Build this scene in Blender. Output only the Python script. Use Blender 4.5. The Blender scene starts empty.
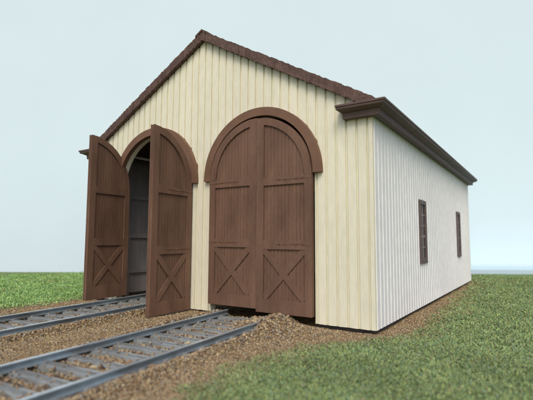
import bpy, bmesh, math, random
import numpy as np
from mathutils import Vector
from mathutils.geometry import tessellate_polygon
random.seed(7); rng = np.random.default_rng(7)
C = bpy.context.scene.collection
SC = bpy.context.scene
S = 4.4                                    # metres per layout unit (wall height = 1 unit)
# ------------------------------------------------------------------ camera
cam_d = bpy.data.cameras.new('camera'); cam = bpy.data.objects.new('camera', cam_d); C.objects.link(cam)
YAW, PITCH, ROLL = math.radians(32.776), math.radians(5.213), math.radians(0.24)
CX, CY, CZ = 0.66415, -1.96249, 0.41235
cy_, sy_, cp_, sp_ = math.cos(YAW), math.sin(YAW), math.cos(PITCH), math.sin(PITCH)
fwd = Vector((-sy_*cp_, cy_*cp_, sp_)); rgt = Vector((cy_, sy_, 0)); up = rgt.cross(fwd)
cr_, sr_ = math.cos(ROLL), math.sin(ROLL)
rgt, up = cr_*rgt + sr_*up, -sr_*rgt + cr_*up
from mathutils import Matrix
M = Matrix((rgt, up, -fwd)).transposed().to_4x4(); M.translation = Vector((CX, CY, CZ))*S
cam.matrix_world = M
cam_d.sensor_width = 36; cam_d.lens = 431.63/533*36
cam_d.clip_start = 0.05; cam_d.clip_end = 500
cam_d.dof.use_dof = True; cam_d.dof.focus_distance = 2.45*S; cam_d.dof.aperture_fstop = 0.42
SC.camera = cam
# ------------------------------------------------------------------ light
SUN_EL, SUN_AZ = math.radians(48), (0.50, -0.87)      # towards the sun, horizontally
W = bpy.data.worlds.new('World'); SC.world = W; W.use_nodes = True
nt = W.node_tree; bg = nt.nodes['Background']; sky = nt.nodes.new('ShaderNodeTexSky')
sky.sky_type = 'NISHITA'; sky.sun_disc = False
sky.sun_elevation = SUN_EL; sky.sun_rotation = math.atan2(SUN_AZ[0], SUN_AZ[1])
sky.air_density = 1.0; sky.dust_density = 3.0; sky.ozone_density = 1.0
nt.links.new(sky.outputs[0], bg.inputs[0]); bg.inputs[1].default_value = 0.15
sd = bpy.data.lights.new('sun', 'SUN'); so = bpy.data.objects.new('sun', sd); C.objects.link(so)
sd.energy = 1.3; sd.angle = math.radians(28); sd.color = (1.0, 0.945, 0.85)
tow = Vector((SUN_AZ[0], SUN_AZ[1], 0)).normalized()*math.cos(SUN_EL) + Vector((0, 0, math.sin(SUN_EL)))
so.rotation_euler = tow.to_track_quat('Z', 'Y').to_euler(); so.location = (0, -10, 20)
SC.view_settings.view_transform = 'Standard'; SC.view_settings.look = 'None'
SC.view_settings.exposure = 0.17; SC.view_settings.gamma = 1

# ------------------------------------------------------------------ materials
def mat(name, col, rough=0.8, var=0.12, scale=3.0, stretch=(1, 1, 1), bump=0.0, bscale=40.0, col2=None, spec=0.3, metallic=0.0, fine=0.0, fscale=60):
    m = bpy.data.materials.new(name); m.use_nodes = True
    n = m.node_tree; b = n.nodes['Principled BSDF']
    b.inputs['Roughness'].default_value = rough; b.inputs['Specular IOR Level'].default_value = spec
    b.inputs['Metallic'].default_value = metallic
    tc = n.nodes.new('ShaderNodeTexCoord'); mp = n.nodes.new('ShaderNodeMapping'); mp.inputs['Scale'].default_value = stretch
    n.links.new(tc.outputs['Object'], mp.inputs[0])
    nz = n.nodes.new('ShaderNodeTexNoise'); nz.inputs['Scale'].default_value = scale; nz.inputs['Detail'].default_value = 6
    n.links.new(mp.outputs[0], nz.inputs[0])
    rp = n.nodes.new('ShaderNodeValToRGB'); rp.color_ramp.elements[0].position = .3; rp.color_ramp.elements[1].position = .7
    c2 = col2 or tuple(min(1, c*(1+var)) for c in col)
    rp.color_ramp.elements[0].color = (*[c*(1-var) for c in col], 1); rp.color_ramp.elements[1].color = (*c2, 1)
    n.links.new(nz.outputs[0], rp.inputs[0]); out = rp.outputs[0]
    if fine:
        n2 = n.nodes.new('ShaderNodeTexNoise'); n2.inputs['Scale'].default_value = fscale; n2.inputs['Detail'].default_value = 4
        n.links.new(mp.outputs[0], n2.inputs[0])
        mr = n.nodes.new('ShaderNodeMapRange'); mr.inputs[1].default_value = .3; mr.inputs[2].default_value = .7
        mr.inputs[3].default_value = 1-fine; mr.inputs[4].default_value = 1+fine
        n.links.new(n2.outputs[0], mr.inputs[0])
        mx = n.nodes.new('ShaderNodeVectorMath'); mx.operation = 'SCALE'
        n.links.new(out, mx.inputs[0]); n.links.new(mr.outputs[0], mx.inputs['Scale']); out = mx.outputs[0]
    n.links.new(out, b.inputs['Base Color'])
    if bump:
        nb = n.nodes.new('ShaderNodeTexNoise'); nb.inputs['Scale'].default_value = bscale; nb.inputs['Detail'].default_value = 5
        n.links.new(mp.outputs[0], nb.inputs[0])
        bp = n.nodes.new('ShaderNodeBump'); bp.inputs['Strength'].default_value = bump; bp.inputs['Distance'].default_value = .02
        n.links.new(nb.outputs[0], bp.inputs['Height']); n.links.new(bp.outputs[0], b.inputs['Normal'])
    return m
def attr_mat(name, rough=0.9, spec=0.1, trans=0.0):
    m = bpy.data.materials.new(name); m.use_nodes = True
    n = m.node_tree; b = n.nodes['Principled BSDF']
    a = n.nodes.new('ShaderNodeAttribute'); a.attribute_name = 'tone'
    n.links.new(a.outputs['Color'], b.inputs['Base Color'])
    b.inputs['Roughness'].default_value = rough; b.inputs['Specular IOR Level'].default_value = spec
    return m
M_CREAM = mat('cream_paint', (0.745, 0.715, 0.555), .75, .05, 1.2, (1, 1, .25), .12, 30, fine=.05, fscale=14)
M_SIDE = mat('cool_lit_siding', (0.775, 0.772, 0.755), .75, .05, 1.2, (1, .25, .25), .12, 30, fine=.05, fscale=14)  # cream siding whitened, with the side's bluish light put into its colour
M_BROWN = mat('brown_door_paint', (0.132, 0.073, 0.046), .7, .16, 2.2, (1, 1, .3), .25, 60, col2=(.188, .106, .069), fine=.10, fscale=22)
M_TRIM = mat('brown_trim_paint', (0.168, 0.092, 0.056), .65, .15, 3, (1, 1, 1), .15, 50, fine=.08, fscale=25)
M_ROOF = mat('dark_brown_roofing', (0.115, 0.072, 0.058), .85, .25, 6, (1, 1, 1), .7, 25, fine=.25, fscale=18)
M_CORN = mat('cornice_paint', (0.115, 0.076, 0.063), .6, .15, 3, (1, 1, 1), .15, 40, fine=.08)
M_INNER = mat('dark_interior_boards', (0.40, 0.385, 0.39), .9, .2, 2, (1, 1, .3), .3, 30, fine=.1)
M_WIN = mat('window_frame_paint', (0.12, 0.083, 0.072), .6, .15, 5, fine=.1)
M_BARS = mat('glint_bar_paint', (0.25, 0.19, 0.165), .6, .25, 8)  # frame paint lightened so the bars carry painted-in glints
M_GLASS = mat('dark_glass', (0.055, 0.046, 0.046), .45, .2, 5, spec=.25)
M_PALE = mat('light_leak_white', (0.9, 0.9, 0.88), .6, .04, 4)  # white standing in for daylight leaking in under the roof
M_TABLE = mat('bluegrey_table', (.50, .645, .70), .9, .04, 1)
M_RAIL = mat('weathered_rail', (0.125, 0.122, 0.115), .45, .15, 2.2, (1, .5, 1), .25, 30, col2=(.27, .345, .39), metallic=.25, spec=.5, fine=.12, fscale=12)
M_RAILTOP = mat('rail_head_steel', (0.55, 0.60, 0.62), .30, .2, 1.5, (1, .4, 1), metallic=.5, spec=.5, fine=.15, fscale=10)
M_TIE = mat('weathered_tie', (0.165, 0.165, 0.155), .88, .25, 2.5, (.6, 3, 1), .6, 25, col2=(.33, .355, .35), fine=.18, fscale=12)
M_STONE = attr_mat('ballast_stone', .95, .1)
M_BLADE = attr_mat('turf_fibre', .8, .15)
M_SKY = mat('pale_blue_board', (0.655, 0.785, 0.835), .95, .012, .25, spec=.0)
M_FOUND = mat('foundation_dark', (.06, .052, .047), .95, .2, 4)

# ------------------------------------------------------------------ mesh helpers
def link(name, verts, faces, material, parent=None, mats=None, midx=None, smooth=False):
    """one mesh object; verts in layout units and world axes; origin at its own base centre"""
    v = np.array(verts, float)*S
    o0 = np.array([(v[:, 0].min()+v[:, 0].max())/2, (v[:, 1].min()+v[:, 1].max())/2, v[:, 2].min()])
    me = bpy.data.meshes.new(name); me.from_pydata((v-o0).tolist(), [], faces)
    for mm in (mats or [material]): me.materials.append(mm)
    if midx is not None: me.polygons.foreach_set('material_index', np.array(midx, np.int32))
    bm = bmesh.new(); bm.from_mesh(me); bmesh.ops.recalc_face_normals(bm, faces=bm.faces); bm.to_mesh(me); bm.free()
    if smooth: me.shade_smooth()
    o = bpy.data.objects.new(name, me); C.objects.link(o)
    wl = Vector(o0)
    if parent:
        o.parent = parent
        o.location = wl - world_loc(parent)
    else: o.location = wl
    return o
def world_loc(o):
    l = Vector(o.location)
    while o.parent: o = o.parent; l += Vector(o.location)
    return l
def tag(o, label=None, cat=None, group=None, kind=None):
    if label: o['label'] = label
    if cat: o['category'] = cat
    if group: o['group'] = group
    if kind: o['kind'] = kind
    return o
def empty(name, x, y, z):
    o = bpy.data.objects.new(name, None); C.objects.link(o); o.location = Vector((x, y, z))*S; o.empty_display_size = .3
    return o
class MB:
    def __init__(s): s.v = []; s.f = []; s.m = []
    def add(s, vs, fs, mi=0):
        n = len(s.v); s.v += [tuple(p) for p in vs]; s.f += [tuple(i+n for i in f) for f in fs]; s.m += [mi]*len(fs); return s
    def box(s, x0, x1, y0, y1, z0, z1, mi=0):
        return s.add([(x0,y0,z0),(x1,y0,z0),(x1,y1,z0),(x0,y1,z0),(x0,y0,z1),(x1,y0,z1),(x1,y1,z1),(x0,y1,z1)],
              [(3,2,1,0),(4,5,6,7),(0,1,5,4),(1,2,6,5),(2,3,7,6),(3,0,4,7)], mi)
    def prism(s, poly, fn, mi=0):
        """poly: 2-D outline; fn(p, t) -> 3-D with t in 0,1"""
        n = len(poly); vs = [fn(p, 0) for p in poly]+[fn(p, 1) for p in poly]
        tris = tessellate_polygon([[Vector((p[0], p[1], 0)) for p in poly]])
        fs = [tuple(t) for t in tris]+[tuple(i+n for i in reversed(t)) for t in tris]
        fs += [(i, (i+1) % n, (i+1) % n+n, i+n) for i in range(n)]
        return s.add(vs, fs, mi)
    def build(s, name, material, parent=None, mats=None, smooth=False):
        return link(name, s.v, s.f, material, parent, mats, s.m if mats else None, smooth)
def jit(a): return random.uniform(-a, a)

# ------------------------------------------------------------------ terrain (layout units)
def vnoise(x, y, seed=0):
    x = np.asarray(x, float); y = np.asarray(y, float)
    xi = np.floor(x).astype(np.int64); yi = np.floor(y).astype(np.int64); fx = x-xi; fy = y-yi
    fx = fx*fx*(3-2*fx); fy = fy*fy*(3-2*fy)
    def h(a, b):
        n = (a*374761393+b*668265263+seed*974711) & 0x7fffffff
        n = ((n ^ (n >> 13))*1274126177) & 0x7fffffff
        return ((n ^ (n >> 16)) & 0xffff)/65535.0
    return (h(xi, yi)*(1-fx)+h(xi+1, yi)*fx)*(1-fy)+(h(xi, yi+1)*(1-fx)+h(xi+1, yi+1)*fx)*fy
def fbm(x, y, sc, seed=0):
    return sum(vnoise(np.asarray(x)*sc*2**k, np.asarray(y)*sc*2**k, seed+k)*.5**k for k in range(3))/1.75-.5
# lawn edges: near lawn lies to the +x side of this polyline x(y)
LAWN_Y = [-6, -1.7, -1.35, -1.09, -.82, -.60, -.39, -.21, -.06, .02, .85, 1.8, 2.78, 3.2, 9]
LAWN_X = [-.4, -.25, -.20, -.185, -.23, -.225, -.185, -.075, .05, .12, .13, .085, .035, -.3, -.3]
def near_lawn(x, y):           # signed distance-like, >0 in the grass
    return np.where(np.asarray(y) > 3.15, 1.0, np.asarray(x)-np.interp(y, LAWN_Y, LAWN_X))
def far_lawn(x, y):
    return -2.15-np.asarray(x)-.02*np.sin(np.asarray(y)*5)
def grassness(x, y):
    e = np.maximum(near_lawn(x, y), far_lawn(x, y))
    return np.clip((e+.13*fbm(x, y, 9, 5)+.10*fbm(x, y, 28, 9)+.035)/.11, 0, 1)
# track centre lines: (x0,y0)->(x1,y1) in layout units
TR = [dict(p=(-1.408, -1.35), q=(-1.640, .9), g=.330), dict(p=(-.571, -1.45), q=(-.679, .12), g=.330)]
def track_dist(x, y, t):
    (x0, y0), (x1, y1) = t['p'], t['q']
    return np.asarray(x)-(x0+(x1-x0)*(np.asarray(y)-y0)/(y1-y0))
def height(x, y):
    x = np.asarray(x, float); y = np.asarray(y, float)
    z = -.020+.010*fbm(x, y, 4, 2)+.006*fbm(x, y, 22, 3)
    for t in TR:                                       # bed between and outside the rails
        d = np.abs(track_dist(x, y, t))
        z += (.006*np.exp(-(np.maximum(d-.22, 0)/.07)**2)+.023*np.exp(-((d-.225)/.038)**2)-.010*np.exp(-((d-.135)/.025)**2))*(y < .2)*(x < -.3)
    g = np.exp(-(((x+.42)/.17)**2+((y+.17)/.11)**2)); z += .038*g          # heap at the closed door
    g = np.exp(-(((x+.53)/.09)**2+((y+.17)/.10)**2)); z += .024*g
    z += .018*np.exp(-(((x+1.02)/.16)**2+((y+.35)/.5)**2))                   # bed between the tracks
    inside = (x > -2.06) & (x < -.04) & (y > .02) & (y < 2.95)
    return np.where(inside, np.minimum(z, -.022), z)

# ------------------------------------------------------------------ setting: ground, sky board
fx, fy = -math.sin(YAW), math.cos(YAW); rx, ry = math.cos(YAW), math.sin(YAW)
def cam2w(u, d): return CX+u*rx+d*fx, CY+u*ry+d*fy
def grid_obj(name, us, ds, material, zfun):
    U, D = np.meshgrid(us, ds); X, Y = cam2w(U, D); Z = zfun(X, Y)
    nu, nd = len(us), len(ds)
    i = np.arange(nu*nd).reshape(nd, nu)
    f = np.stack([i[:-1, :-1], i[:-1, 1:], i[1:, 1:], i[1:, :-1]], -1).reshape(-1, 4)
    P = np.stack([X, Y, Z], -1).reshape(-1, 3)*S
    me = bpy.data.meshes.new(name); me.from_pydata(P.tolist(), [], f.tolist()); me.materials.append(material); me.shade_smooth()
    o = bpy.data.objects.new(name, me); C.objects.link(o)
    return o, X, Y
m = bpy.data.materials.new('ground_cover'); m.use_nodes = True; n = m.node_tree; b = n.nodes['Principled BSDF']
b.inputs['Roughness'].default_value = .95; b.inputs['Specular IOR Level'].default_value = .05
at = n.nodes.new('ShaderNodeAttribute'); at.attribute_name = 'grassy'
tc = n.nodes.new('ShaderNodeTexCoord')
def noise_ramp(scale, cols, det=8):
    nz = n.nodes.new('ShaderNodeTexNoise'); nz.inputs['Scale'].default_value = scale; nz.inputs['Detail'].default_value = det; nz.inputs['Roughness'].default_value = .7
    n.links.new(tc.outputs['Object'], nz.inputs[0]); r = n.nodes.new('ShaderNodeValToRGB')
    r.color_ramp.elements[0].position = .34; r.color_ramp.elements[0].color = (*cols[0], 1)
    r.color_ramp.elements[1].position = .66; r.color_ramp.elements[1].color = (*cols[-1], 1)
    for k, c in enumerate(cols[1:-1]):
        e = r.color_ramp.elements.new(.34+.32*(k+1)/(len(cols)-1)); e.color = (*c, 1)
    n.links.new(nz.outputs[0], r.inputs[0]); return r.outputs[0], nz.outputs[0]
e1, h1 = noise_ramp(7, [(.10, .065, .04), (.26, .18, .09), (.34, .25, .125)])
e2, h2 = noise_ramp(8, [(.10, .15, .06), (.16, .23, .09), (.21, .28, .12)])
mx = n.nodes.new('ShaderNodeMixRGB'); n.links.new(at.outputs['Fac'], mx.inputs[0]); n.links.new(e1, mx.inputs[1]); n.links.new(e2, mx.inputs[2])
n.links.new(mx.outputs[0], b.inputs['Base Color'])
bp = n.nodes.new('ShaderNodeBump'); bp.inputs['Strength'].default_value = .8; bp.inputs['Distance'].default_value = .05
n.links.new(h1, bp.inputs['Height']); n.links.new(bp.outputs[0], b.inputs['Normal'])
EDGE = 5.63
us = np.concatenate([np.linspace(-8, -3.2, 13)[:-1], np.linspace(-3.2, 3.2, 230), np.linspace(3.2, 8, 13)[1:]])
ds = np.concatenate([np.linspace(-6, .6, 14)[:-1], np.geomspace(.6, EDGE, 260)])
gr, GX, GY = grid_obj('ground', us, ds, m, height)
tag(gr, 'brown earth and green turf base sheet under the shed', kind='structure')
ga = gr.data.attributes.new('grassy', 'FLOAT', 'POINT'); ga.data.foreach_set('value', grassness(GX, GY).reshape(-1).astype(np.float32))
# sky: a pale blue backdrop board swept forward into a ledge behind the turf
prof = [(6.85, -1.2), (6.85, 0), (6.85, 1.0), (6.85, 3), (6.85, 6.5)]
us2 = np.linspace(-9, 9, 40)
V = []; F = []
for d, z in prof:
    for u in us2: V.append((*cam2w(u, d), z))
for j in range(len(prof)-1):
    for i in range(39): F.append((j*40+i, j*40+i+1, (j+1)*40+i+1, (j+1)*40+i))
sk = link('sky', V, F, M_SKY, smooth=True); tag(sk, 'pale blue sky backdrop behind the turf', kind='structure')

# a strip of the table the board stands on, seen past the end of the shed
tb = MB(); cr4 = [cam2w(.9, 6.05), cam2w(8, 6.05), cam2w(8, 6.80), cam2w(.9, 6.80)]
tb.add([(*p, -.9) for p in cr4]+[(*p, .004) for p in cr4], [(3,2,1,0),(4,5,6,7),(0,1,5,4),(1,2,6,5),(2,3,7,6),(3,0,4,7)])
tag(tb.build('tabletop', M_TABLE), 'blue grey table ledge below the sky backdrop', kind='structure')
# ------------------------------------------------------------------ engine house
L, WD = 3.0, 2.10
RX = [-1.463, -.638]; RO = .335; ZC = .755; TH = .035
root = empty('engine_house', -WD/2, L/2, -.02)
tag(root, 'cream board sided engine house with brown roof trim and two arched double doorways', 'engine shed')
SLOPE = .566
def wall_top(x): return 1.040+SLOPE*(WD/2-abs(x+WD/2))
def arch_pts(xc, r, zc, n=40, a0=math.pi, a1=0.0): return [(xc+r*math.cos(a0+(a1-a0)*k/n), zc+r*math.sin(a0+(a1-a0)*k/n)) for k in range(n+1)]
def front_outline():
    p = [(-WD, 0)]
    for xc in RX: p += [(xc-RO, 0)]+arch_pts(xc, RO, ZC)+[(xc+RO, 0)]
    return p+[(0, 0), (0, 1.04), (-WD/2, wall_top(-WD/2)), (-WD, 1.04)]
BP, BW, BH = .0535, .0125, .0098
def gable_battens(mb, ysign, y0, holes):
    k = 0; x = -.024
    while x > -WD+.01:
        segs_top = wall_top(x)-.004; z0 = 0.001
        if holes:
            for xc in RX:
                dx = abs(x-xc); rr = RO+.02
                if dx < rr: z0 = ZC+math.sqrt(rr*rr-dx*dx) if dx < rr else z0
        w = BW/2*random.uniform(.9, 1.1)
        ya, yb = sorted((y0, y0+ysign*BH))
        mb.add([(x-w, ya, z0), (x+w, ya, z0), (x+w, yb, z0), (x-w, yb, z0),
                (x-w, ya, segs_top+jit(.001)), (x+w, ya, segs_top), (x+w, yb, segs_top), (x-w, yb, segs_top)],
               [(3,2,1,0),(4,5,6,7),(0,1,5,4),(1,2,6,5),(2,3,7,6),(3,0,4,7)])
        x -= BP
def front_boards(mb):
    jambs = sorted([xc+q*RO for xc in RX for q in (-1, 1)])
    edges = [-.0003]; x = -.024
    spans = [(-.0195, -.0003)]
    while x > -WD+.03: spans.append((max(x-BP+.0063, -WD+.0003), x-.0063)); x -= BP
    for a, b_ in spans:
        cuts = [a]+[j for j in jambs if a+.001 < j < b_-.001]+[b_]
        for p, q in zip(cuts[:-1], cuts[1:]):
            mid = (p+q)/2; hole = [xc for xc in RX if abs(mid-xc) < RO]
            xs = [p+(q-p)*k/4 for k in range(5)]
            if hole: lo = [(xx, ZC+math.sqrt(max(0, .347**2-(xx-hole[0])**2))) for xx in xs]
            else: lo = [(p, .0006+abs(jit(.0015))), (q, .0006+abs(jit(.0015)))]
            hi = [(q, wall_top(q)-.004)]+([(-WD/2, wall_top(-WD/2)-.004)] if p < -WD/2-1e-4 and q > -WD/2+1e-4 else [])+[(p, wall_top(p)-.004)]
            d = -BH+jit(.0004)
            mb.prism(lo+hi, lambda p_, t: (p_[0], d*t, p_[1]))
mb = MB(); mb.prism(front_outline(), lambda p, t: (p[0], TH*t, p[1])); front_boards(mb)
mb.build('front_wall', M_CREAM, root)
mb = MB(); mb.prism([(-WD, 0), (0, 0), (0, 1.04), (-WD/2, wall_top(-WD/2)), (-WD, 1.04)], lambda p, t: (p[0], L-TH*t, p[1]))
gable_battens(mb, 1, L, False); mb.build('rear_wall', M_CREAM, root)
WIN = [(.850, 1.005), (2.215, 2.370)]; WZ0, WZ1 = .285, .655
def side_wall(x_out, sgn):
    mb = MB(); xa, xb = sorted((x_out, x_out-sgn*TH)); ys = [TH]
    for a, b_ in WIN: ys += [a, b_]
    ys.append(L-TH)
    for i in range(0, len(ys), 2): mb.box(xa, xb, ys[i], ys[i+1], 0, 1.04)
    for a, b_ in WIN: mb.box(xa, xb, a, b_, 0, WZ0); mb.box(xa, xb, a, b_, WZ1, 1.04)
    y = .016; BS = .0036
    xo0, xo1 = sorted((x_out, x_out+sgn*BS))
    while y < L:
        w = .0070; hit = [1 for a, b_ in WIN if a-.025 < y < b_+.025]
        if hit: mb.box(xo0, xo1, y-w, y+w, .001, WZ0-.02); mb.box(xo0, xo1, y-w, y+w, WZ1+.02, 1.0)
        else: mb.box(xo0, xo1, y-w, y+w, .001, 1.0)
        y += BP
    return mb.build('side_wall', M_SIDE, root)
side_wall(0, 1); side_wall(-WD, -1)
mb = MB()
mb.box(-.045, -.012, .012, L-.012, -.12, -.001); mb.box(-WD+.012, -WD+.045, .012, L-.012, -.12, -.001)
mb.box(-WD+.0451, -.0451, L-.045, L-.012, -.12, -.001)
for a, b_ in ((-WD+.0451, RX[0]-RO), (RX[0]+RO, RX[1]-RO), (RX[1]+RO, -.0451)): mb.box(a, b_, .012, .032, -.12, -.001)
mb.build('foundation', M_FOUND, root)
# interior boards and girts
mb = MB(); t = .004
mb.box(-WD+TH+.001, -WD+TH+t, TH+.002, L-TH-.002, -.02, 1.04); mb.box(-TH-t, -TH-.001, TH+.002, L-TH-.002, -.02, 1.04)
mb.box(-WD+TH+.006, -TH-.006, L-TH-t, L-TH-.001, -.02, 1.03)
y = .06
while y < L-.08:
    mb.box(-WD+TH+t, -WD+TH+t+.0025, y, y+.047, -.02, 1.04); y += .05
mb.build('interior_lining', M_INNER, root)
mb = MB()
for z in (.15, .42, .72, .98): mb.box(-WD+TH+.0066, -WD+TH+.026, TH+.01, L-.06, z, z+.03)
for y in (.25, .85, 1.45, 2.05, 2.65): mb.box(-WD+TH+.0066, -WD+TH+.034, y, y+.035, -.02, 1.04)
mb.build('wall_framing', M_INNER, root)
mb = MB(); mb.box(-1.872, -1.858, .06, 1.2, 1.006, 1.020); mb.build('light_leak_strip', M_PALE, root)  # added strip that paints in a light leak between wall and roof
# roof: two slopes of shingle courses, ridge and rake edges
YF, YB = -.028, L+.035
mb = MB(); NC = 22
for sg in (1, -1):
    for k in range(NC):
        a0, a1 = k/NC, (k+1)/NC+.012
        xo = lambda a: -WD/2+sg*(WD/2+.02)*(1-a)
        zt = lambda a: 1.062+SLOPE*(WD/2+.02)*a
        x0, x1, z0, z1 = xo(a0), xo(min(a1, 1)), zt(a0), zt(min(a1, 1))
        lift = .012
        mb.add([(x0, YF, z0-.03), (x0, YB, z0-.03), (x0, YB, z0+lift), (x0, YF, z0+lift), (x1, YF, z1-.03), (x1, YB, z1-.03), (x1, YB, z1+.002), (x1, YF, z1+.002)],
               [(0,1,2,3),(7,6,5,4),(3,2,6,7),(4,5,1,0),(0,3,7,4),(1,5,6,2)])
roof = mb.build('roof', M_ROOF, root)
def rake(y_out, sgn):
    mb = MB(); N = 84
    for sg in (1, -1):
        pts = []
        for k in range(N+1):
            a = k/N; x = -WD/2+sg*(WD/2+.025)*(1-a)
            if k == N: x = -WD/2
            base = 1.030-.012+SLOPE*(WD/2+.025)*a
            pts.append((x, base))
        for k in range(N):
            (x0, z0), (x1, z1) = pts[k], pts[k+1]
            jb, jt, jy = jit(.0022), jit(.0028), jit(.0025)
            ya, yb = y_out+jy, y_out-sgn*.024
            n0 = .057; st = .002
            mb.add([(x0, ya, z0+jb), (x1, ya, z1+jb+.001), (x1, yb, z1+jb+.001), (x0, yb, z0+jb),
                    (x0, ya, z0+n0+jt+st), (x1, ya, z1+n0+jt), (x1, yb, z1+n0+jt), (x0, yb, z0+n0+jt+st)],
                   [(3,2,1,0),(4,5,6,7),(0,1,5,4),(1,2,6,5),(2,3,7,6),(3,0,4,7)])
    return mb.build('rake_trim', M_ROOF, roof)
rake(-.042, -1); rake(L+.06, 1)
mb = MB(); zr = 1.062+SLOPE*(WD/2+.02)
N = 60
for k in range(N):
    y0 = -.046+(L+.11)*k/N; y1 = y0+(L+.11)/N-.002; j = jit(.002)
    mb.prism([(-.05, -.016+j), (0, .014+j), (.05, -.016+j), (.05, -.004+j), (0, .026+j), (-.05, -.004+j)], lambda p, t: (-WD/2+p[0], y0+(y1-y0)*t, zr+p[1]))
mb.build('ridge_cap', M_ROOF, roof)
# boxed cornices with short returns on both ends
CPROF = [(0.0099, .993), (.042, .993), (.044, 1.020), (.052, 1.023), (.066, 1.030), (.076, 1.032), (.079, 1.036), (.079, 1.043), (.084, 1.046), (.084, 1.055), (.001, 1.059)]
def cornice(mirror):
    mb = MB(); rings = []
    for o_, z in CPROF: pass
    path = lambda o: [(-.112-.55*o, -.0015), (-.112-.55*o, -o-.0015), (o+.0015, -o-.0015), (o+.0015, L+o+.0015), (-.112-.55*o, L+o+.0015), (-.112-.55*o, L+.0015)]
    n = len(CPROF); vs = []
    for j in range(6):
        for o_, z in CPROF:
            x, y = path(o_)[j]
            vs.append(((-WD-x) if mirror else x, y, z))
    fs = []
    for j in range(5):
        for i in range(n-1):
            fs.append((j*n+i, j*n+i+1, (j+1)*n+i+1, (j+1)*n+i))
    mb.add(vs, fs)
    return mb.build('cornice', M_CORN, root)
cornice(False); cornice(True)
# arch casings
def casing(xc):
    ri, ro = .334, .381
    outer = arch_pts(xc, ro, ZC, 48); inner = arch_pts(xc, ri, ZC, 48)
    poly = [(xc-ro, ZC-.006)]+outer+[(xc+ro, ZC-.006), (xc+ri, ZC-.006)]+inner[::-1]+[(xc-ri, ZC-.006)]
    mb = MB(); mb.prism(poly, lambda p, t: (p[0]+0, -.034+.034*t-.0005, p[1]))
    o = mb.build('arch_casing', M_TRIM, root)
    bv = o.modifiers.new('b', 'BEVEL'); bv.width = .008; bv.segments = 2; bv.limit_method = 'ANGLE'
    return o
for xc in RX: casing(xc)
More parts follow.
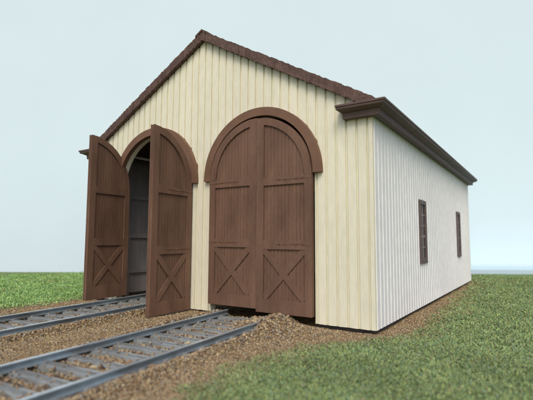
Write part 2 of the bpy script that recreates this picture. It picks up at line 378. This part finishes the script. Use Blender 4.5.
# door leaves --------------------------------------------------------------
LW, LR = .330, .327
def leaf(hinge, side, angle, zoff, boff, LR=.327):
    """hinge (x,y); side +1: leaf runs to +x when shut, -1: to -x; angle: opening outwards"""
    zb = .045+boff; zc = .745+zoff
    def htop(s, r=None):
        r = LR if r is None else r
        return htop_(s, r)
    def htop_(s, r): return zc+math.sqrt(max(0, r*r-max(0, LW-s)**2))if (LW-s) < r else zc
    ca, sa = math.cos(angle), math.sin(angle)
    def P(s, t, z):                # t: depth, negative = outside face
        lx, ly = s, t
        x, y = lx*ca+ly*sa, -lx*sa+ly*ca
        return (hinge[0]+side*x, hinge[1]+y, z)
    def bar(mb, pts, t0, t1): mb.prism(pts, lambda p, t: P(p[0], t0+(t1-t0)*t, p[1]))
    mb = MB(); nb = 15; w = LW/nb
    for k in range(nb):
        s0, s1 = k*w+.0029, (k+1)*w-.0029
        if k == 0: s0 = .002
        bar(mb, [(s0, zb+.004), (s1, zb+.004), (s1, htop(s1)-.004), (s0, htop(s0)-.004)], -.0055+jit(.0005), .0055)
    bar(mb, [(.003, zb+.006)]+[(LW-.003, zb+.006)]+[(LW*(1-k/24), htop(LW*(1-k/24))-.006) for k in range(0, 24)]+[(.003, htop(.0)-.004)], -.0035, .0035)
    panel = mb.build('door', M_BROWN, root)
    fr = MB(); br = MB()
    sw, fw, aw = .040, .046, .040
    zr_ = .045+zoff; rails = [(zb, zr_+.060), (zr_+.318, zr_+.364), (zr_+.655, zr_+.700)]
    for t0, t1 in ((-.0135, -.0062), (.0062, .0135)):
        bar(fr, [(0, zb), (sw, zb), (sw, htop(sw, LR-aw) if LW-sw < LR-aw else zc), (0, htop(0))], t0, t1)            # hinge stile
        bar(fr, [(LW-fw, zb), (LW-.001, zb), (LW-.001, htop(LW)-.001), (LW-fw, htop(LW-fw))], t0, t1)              # meeting stile
        for a, b_ in rails: bar(fr, [(sw+.0003, a), (LW-fw-.0003, a), (LW-fw-.0003, b_), (sw+.0003, b_)], t0, t1)
        N = 26; ss = [sw*0+.0003+(LW-fw-.0006)*k/N for k in range(N+1)]
        outer = [(s, htop(s)) for s in ss]
        inner = []
        r2 = LR-aw
        for s in ss:
            inner.append((s, zc+math.sqrt(max(0, r2*r2-(LW-s)**2))))
        poly = [p for p in outer]+[p for p in inner[::-1] if p[0] > sw+.0004]+[(sw+.0003, zc+.0005), (.0003, zc+.0005)]
        bar(fr, poly, t0-(.0004 if t0 < 0 else -.0004)*1, t1)
        za, zt_ = rails[0][1], rails[1][0]; xa, xb = sw, LW-fw; hw = .0135
        dl = math.hypot(xb-xa, zt_-za); nx, nz = -(zt_-za)/dl*hw, (xb-xa)/dl*hw
        tt = (t0+.0015, t1-.0003) if t0 < 0 else (t0+.0003, t1-.0015)
        bar(br, [(xa+.004-nx*0, za+.0003), (xa+.022, za+.0003), (xb-.0004, zt_-.024), (xb-.0004, zt_-.0003), (xb-.022, zt_-.0003), (xa+.0004, za+.024)], *tt)
        # second diagonal, halved over the first
        tt2 = (tt[0]+.0006, tt[1]) if t0 < 0 else (tt[0], tt[1]-.0006)
        bar(br, [(xb-.004, za+.0003), (xb-.022, za+.0003), (xa+.0004, zt_-.024), (xa+.0004, zt_-.0003), (xa+.022, zt_-.0003), (xb-.0004, za+.024)], *tt2)
    for a, b_ in rails[1:]:
        hg = MB(); z = (a+b_)/2+.006
        bar(hg, [(.004, z-.005), (.205, z-.004), (.213, z), (.205, z+.004), (.004, z+.005)], -.0150, -.0139)
        for q0 in (.05, .085, .15, .185):
            bar(hg, [(q0+.0045*math.cos(q), z+.0045*math.sin(q)) for q in np.linspace(0, 2*math.pi, 9)[:-1]], -.0175, -.0139)
        hg.build('strap_hinge', M_BROWN, panel)
    fr.build('door_frame', M_BROWN, panel); br.build('cross_brace', M_BROWN, panel)
    return panel
hx = RO-.003
leaf((RX[0]-RO+.018, .045), 1, math.radians(86.5), .006, -.0155)
leaf((RX[0]+hx, -.026), -1, math.radians(93), -.034, -.042)
leaf((RX[1]-hx, -.024), 1, math.radians(0), .006, .003)
leaf((RX[1]+hx-.002, -.026), -1, math.radians(0.6), -.002, -.011, .3300)
# windows
def window(x_out, sgn, a, b_):
    mb = MB(); f = .026; xa, xb = sorted((x_out-sgn*.012, x_out+sgn*.009)); e = .012
    for q in ((a-e, a+f-e, WZ0-e, WZ1+e), (b_-f+e, b_+e, WZ0-e, WZ1+e)): mb.box(xa, xb, *q)
    mb.box(xa, xb, a+f-e, b_-f+e, WZ1-f+e, WZ1+e); mb.box(xa, xb, a+f-e, b_-f+e, WZ0-e, WZ0+f-e)
    fr = mb.build('window', M_WIN, root)
    mb = MB(); xs = sorted((x_out-sgn*.010, x_out+sgn*.0030)); ya, yb, za, zb = a+f-e, b_-f+e, WZ0+f-e, WZ1-f+e
    for k in (1,): y = ya+(yb-ya)*k/2; mb.box(xs[0], xs[1], y-.004, y+.004, za, zb)
    xs2 = sorted((x_out-sgn*.0095, x_out+sgn*.0026))
    for k in (1, 2, 3, 4): z = za+(zb-za)*k/5; mb.box(xs2[0], xs2[1], ya, yb, z-(.007 if k == 2 else .004), z+(.007 if k == 2 else .004))
    mb.build('glazing_bars', M_BARS, fr)
    mb = MB(); xs = sorted((x_out-sgn*.007, x_out+sgn*.0004)); mb.box(xs[0], xs[1], ya, yb, za, zb); mb.build('pane', M_GLASS, fr)
    mb = MB(); xs = sorted((x_out+sgn*.001, x_out+sgn*.0105)); mb.box(xs[0], xs[1], a-.0135, b_+.0135, WZ0-.020, WZ0-.0125); mb.build('sill', M_WIN, fr)
for a, b_ in WIN: window(0, 1, a, b_); window(-WD, -1, a, b_)

# ------------------------------------------------------------------ tracks
RAILP = [(-.0165, 0), (.0165, 0), (.0165, .004), (.0035, .008), (.003, .024), (.0085, .028), (.009, .037), (.0075, .0385), (-.0075, .0385), (-.009, .037), (-.0085, .028), (-.003, .024), (-.0035, .008), (-.0165, .004)]
def track(t, label, y0, y1, cut=0.0):
    (xa, ya), (xb, yb) = t['p'], t['q']; g = t['g']
    dx, dy = xb-xa, yb-ya; l = math.hypot(dx, dy); tx, ty = dx/l, dy/l; nx, ny = ty, -tx
    at = lambda y: (xa+dx*(y-ya)/dy, y)
    c0 = at(y0); r = empty('railway_track', *at(-.5), -.02); tag(r, label, 'railway track', 'tracks leading to the engine house')
    for sgn in (-1, 1):
        mb = MB(); e1 = at(y1-(cut if sgn > 0 else 0)); N = 12; n = len(RAILP); vs = []
        for k in range(N+1):
            bx, by = c0[0]+(e1[0]-c0[0])*k/N, c0[1]+(e1[1]-c0[1])*k/N
            j = jit(.0012)
            for p, z in RAILP: vs.append((bx+nx*(sgn*g/2+p*.72+j), by+ny*(sgn*g/2+p*.72+j), 0.0015+z*.66))
        fs = []; mi = []
        for k in range(N):
            for i in range(n):
                fs.append((k*n+i, k*n+(i+1) % n, (k+1)*n+(i+1) % n, (k+1)*n+i)); mi.append(1 if i in (6, 7, 8) else 0)
        fs += [tuple(range(n)), tuple(range(N*n, N*n+n))]; mi += [0, 0]
        mb.v = vs; mb.f = fs; mb.m = mi
        mb.build('rail', M_RAIL, r, [M_RAIL, M_RAILTOP])
    y = y0+.03
    while y < y1-.02:
        cx, cy = at(y); a = jit(.025); ux, uy = nx*math.cos(a)-ny*math.sin(a), nx*math.sin(a)+ny*math.cos(a); vx, vy = -uy, ux
        hl, hw = .240+jit(.006), .0265+jit(.0015); mb = MB(); dz = jit(.0015)
        def Q(p, q, z): return (cx+ux*p+vx*q, cy+uy*p+vy*q, z+dz)
        o = [Q(-hl, -hw, -.034), Q(hl, -hw, -.034), Q(hl, hw, -.034), Q(-hl, hw, -.034), Q(-hl+.003, -hw+.003, 0), Q(hl-.003, -hw+.003, 0), Q(hl-.003, hw-.003, 0), Q(-hl+.003, hw-.003, 0)]
        bf = [(3,2,1,0),(4,5,6,7),(0,1,5,4),(1,2,6,5),(2,3,7,6),(3,0,4,7)]
        mb.add(o, bf)
        for sgn in (-1, 1):
            for w_ in (-.0175, .0175):
                p0 = sgn*g/2+w_
                mb.add([Q(p0-.006, -.010, -.001), Q(p0+.006, -.010, -.001), Q(p0+.006, .010, -.001), Q(p0-.006, .010, -.001), Q(p0-.004, -.008, .008), Q(p0+.004, -.008, .008), Q(p0+.004, .008, .008), Q(p0-.004, .008, .008)], bf)
        mb.build('sleeper', M_TIE, r); y += .101+jit(.004)
    return r
track(TR[0], 'railway track running through the open arched doorway on the left', -1.7, 1.6)
track(TR[1], 'railway track ending against the closed arched doors', -1.95, -.02, .17)

# ------------------------------------------------------------------ scattered ground cover (each one mass)
def polar(nn, r0, r1, half):
    r = np.exp(rng.uniform(np.log(r0), np.log(r1), nn)); a = rng.uniform(-half, half, nn)
    return cam2w(r*np.sin(a), r*np.cos(a))+(r,)
def mass(name, P, F, tone, material, label):
    me = bpy.data.meshes.new(name)
    nv, nf = len(P), len(F); k = F.shape[1]
    me.vertices.add(nv); me.vertices.foreach_set('co', (P*S).astype(np.float32).ravel())
    me.loops.add(nf*k); me.loops.foreach_set('vertex_index', F.astype(np.int32).ravel())
    me.polygons.add(nf); me.polygons.foreach_set('loop_start', np.arange(0, nf*k, k, dtype=np.int32))
    me.update(calc_edges=True)
    a = me.color_attributes.new('tone', 'FLOAT_COLOR', 'POINT')
    a.data.foreach_set('color', np.concatenate([tone, np.ones((nv, 1))], 1).astype(np.float32).ravel())
    me.materials.append(material); o = bpy.data.objects.new(name, me); C.objects.link(o)
    return tag(o, label, kind='stuff')
def in_house(x, y): return (x > -WD-.004) & (x < .004) & (y > -.004) & (y < L+.004)
OCT_V = np.array([(1, 0, 0), (-1, 0, 0), (0, 1, 0), (0, -1, 0), (0, 0, 1), (0, 0, -1)], float)
OCT_F = np.array([(0, 2, 4), (2, 1, 4), (1, 3, 4), (3, 0, 4), (2, 0, 5), (1, 2, 5), (3, 1, 5), (0, 3, 5)])
def stones(nn, name, label):
    x, y, r = polar(nn, .75, 6.3, .95)
    g = grassness(x, y)
    inner = in_house(x, y)
    keep = ((g < .5) | (rng.random(nn) < .02)) & ~(inner & ((y > .5) | (x > -1.1) | (x < -1.85)))
    x, y, r = x[keep], y[keep], r[keep]; N = len(x)
    d0 = np.minimum(np.abs(track_dist(x, y, TR[0])), np.abs(track_dist(x, y, TR[1])))
    coarse = np.clip(1-(d0-.17)/.16, 0, 1)*(x < -.2)         # lumpy ballast along the rails
    coarse = np.maximum(coarse, np.exp(-(((x+.42)/.16)**2+((y+.2)/.16)**2)))
    sz = (.0025+.0050*coarse*rng.random(N)+.0012*rng.random(N))*(.72+.25*r)*np.where(rng.random(N) < .05*coarse, 1.6, 1)
    q = rng.normal(size=(N, 6, 3))*.28+OCT_V*rng.uniform(.7, 1.15, (N, 6, 1))
    th = rng.uniform(0, 6.28, N); c, s = np.cos(th), np.sin(th)
    qx = q[..., 0]*c[:, None]-q[..., 1]*s[:, None]; qy = q[..., 0]*s[:, None]+q[..., 1]*c[:, None]
    z = height(x, y)+sz*.25
    dmid = np.abs(d0) < .15
    z = np.where(dmid & (rng.random(N) < .045) & (sz < .007) & (y < .3), np.maximum(z, .001+sz*.2), z)
    P = np.stack([x[:, None]+qx*sz[:, None], y[:, None]+qy*sz[:, None], z[:, None]+q[..., 2]*sz[:, None]*.75], -1).reshape(-1, 3)
    F = (OCT_F[None]+6*np.arange(N)[:, None, None]).reshape(-1, 3)
    pal = np.array([(.41, .315, .18), (.36, .265, .15), (.30, .21, .125), (.22, .145, .09), (.27, .255, .21), (.13, .09, .065), (.46, .38, .24), (.22, .20, .14)])
    pf = np.array([.22, .22, .18, .12, .07, .06, .09, .04]); pc = np.array([.12, .13, .16, .19, .12, .16, .05, .09])
    cum = np.cumsum(pf[None]*(1-coarse[:, None])+pc[None]*coarse[:, None], 1); cum /= cum[:, -1:]
    idx = (rng.random(N)[:, None] > cum).sum(1)
    col = pal[idx]*rng.uniform(.8, 1.2, (N, 1))
    return mass(name, P, F, np.repeat(col, 6, 0), M_STONE, label)
stones(330000, 'ballast', 'tan and brown stone ballast around the tracks and along the shed')
def blades(nn, which, name, label, pal, prob, hgt, half=.95):
    x, y, r = polar(nn, .7, 5.9, half)
    g = grassness(x, y); near = (near_lawn(x, y) > far_lawn(x, y))
    clump = .5+.9*fbm(x, y, 30, 21)
    d = (x-CX)*fx+(y-CY)*fy
    keep = (rng.random(nn) < g*np.clip(clump+.35, .25, 1)) & ~in_house(x, y) & (near == which) & (d < EDGE-.01)
    x, y, r = x[keep], y[keep], r[keep]; N = len(x)
    ln = hgt*rng.uniform(.55, 1.3, N)*(.70+.30*r)
    wd = .0016*rng.uniform(.7, 1.4, N)*(.6+.45*r)
    az = rng.uniform(0, 6.28, N); ti = np.radians(rng.uniform(15, 82, N)); a2 = rng.uniform(0, 6.28, N)
    dr = np.stack([np.sin(ti)*np.cos(az), np.sin(ti)*np.sin(az), np.cos(ti)], 1)
    sd_ = np.stack([np.cos(a2), np.sin(a2), np.zeros(N)], 1)
    b0 = np.stack([x, y, height(x, y)+rng.uniform(-.001, .007, N)], 1)
    P = np.stack([b0-sd_*wd[:, None], b0+sd_*wd[:, None], b0+dr*ln[:, None]*.6+sd_*wd[:, None]*.8, b0+dr*ln[:, None]*.6-sd_*wd[:, None]*.8+np.array([0, 0, .0])], 1)
    P[:, 2:] += (dr*ln[:, None]*.4)[:, None]*np.array([1, .8])[None, :, None]
    P = P.reshape(-1, 3); F = (np.array([[0, 1, 2, 3]])+4*np.arange(N)[:, None])
    pal = np.array(pal); big = fbm(x, y, 6, 31); idx = rng.choice(len(pal), N, p=prob)
    col = pal[idx]*rng.uniform(.84, 1.16, (N, 1))*(1+.45*big[:, None])
    dry = np.clip(1-np.maximum(near_lawn(x, y), far_lawn(x, y))/.16, 0, 1)*.6+np.clip(fbm(x, y, 3.5, 77)*2.2-.25, 0, .5)
    dry = np.where(rng.random(N) < dry, rng.uniform(.4, 1, N), 0)[:, None]
    col = col*(1-dry)+dry*np.array([.33, .27, .15])*rng.uniform(.8, 1.15, (N, 1))
    return mass(name, P, F, np.repeat(col, 4, 0), M_BLADE, label)
blades(1150000, True, 'grass', 'mottled short green turf in front of and beside the right side wall',
       [(.245, .33, .135), (.285, .365, .145), (.19, .28, .135), (.34, .38, .135), (.20, .285, .19), (.28, .235, .14)], [.30, .24, .20, .10, .10, .06], .0070)
blades(800000, False, 'grass', 'bright green turf beyond the left track',
       [(.27, .43, .135), (.33, .48, .16), (.21, .37, .13), (.38, .49, .21), (.22, .37, .21)], [.34, .26, .2, .12, .08], .0060)
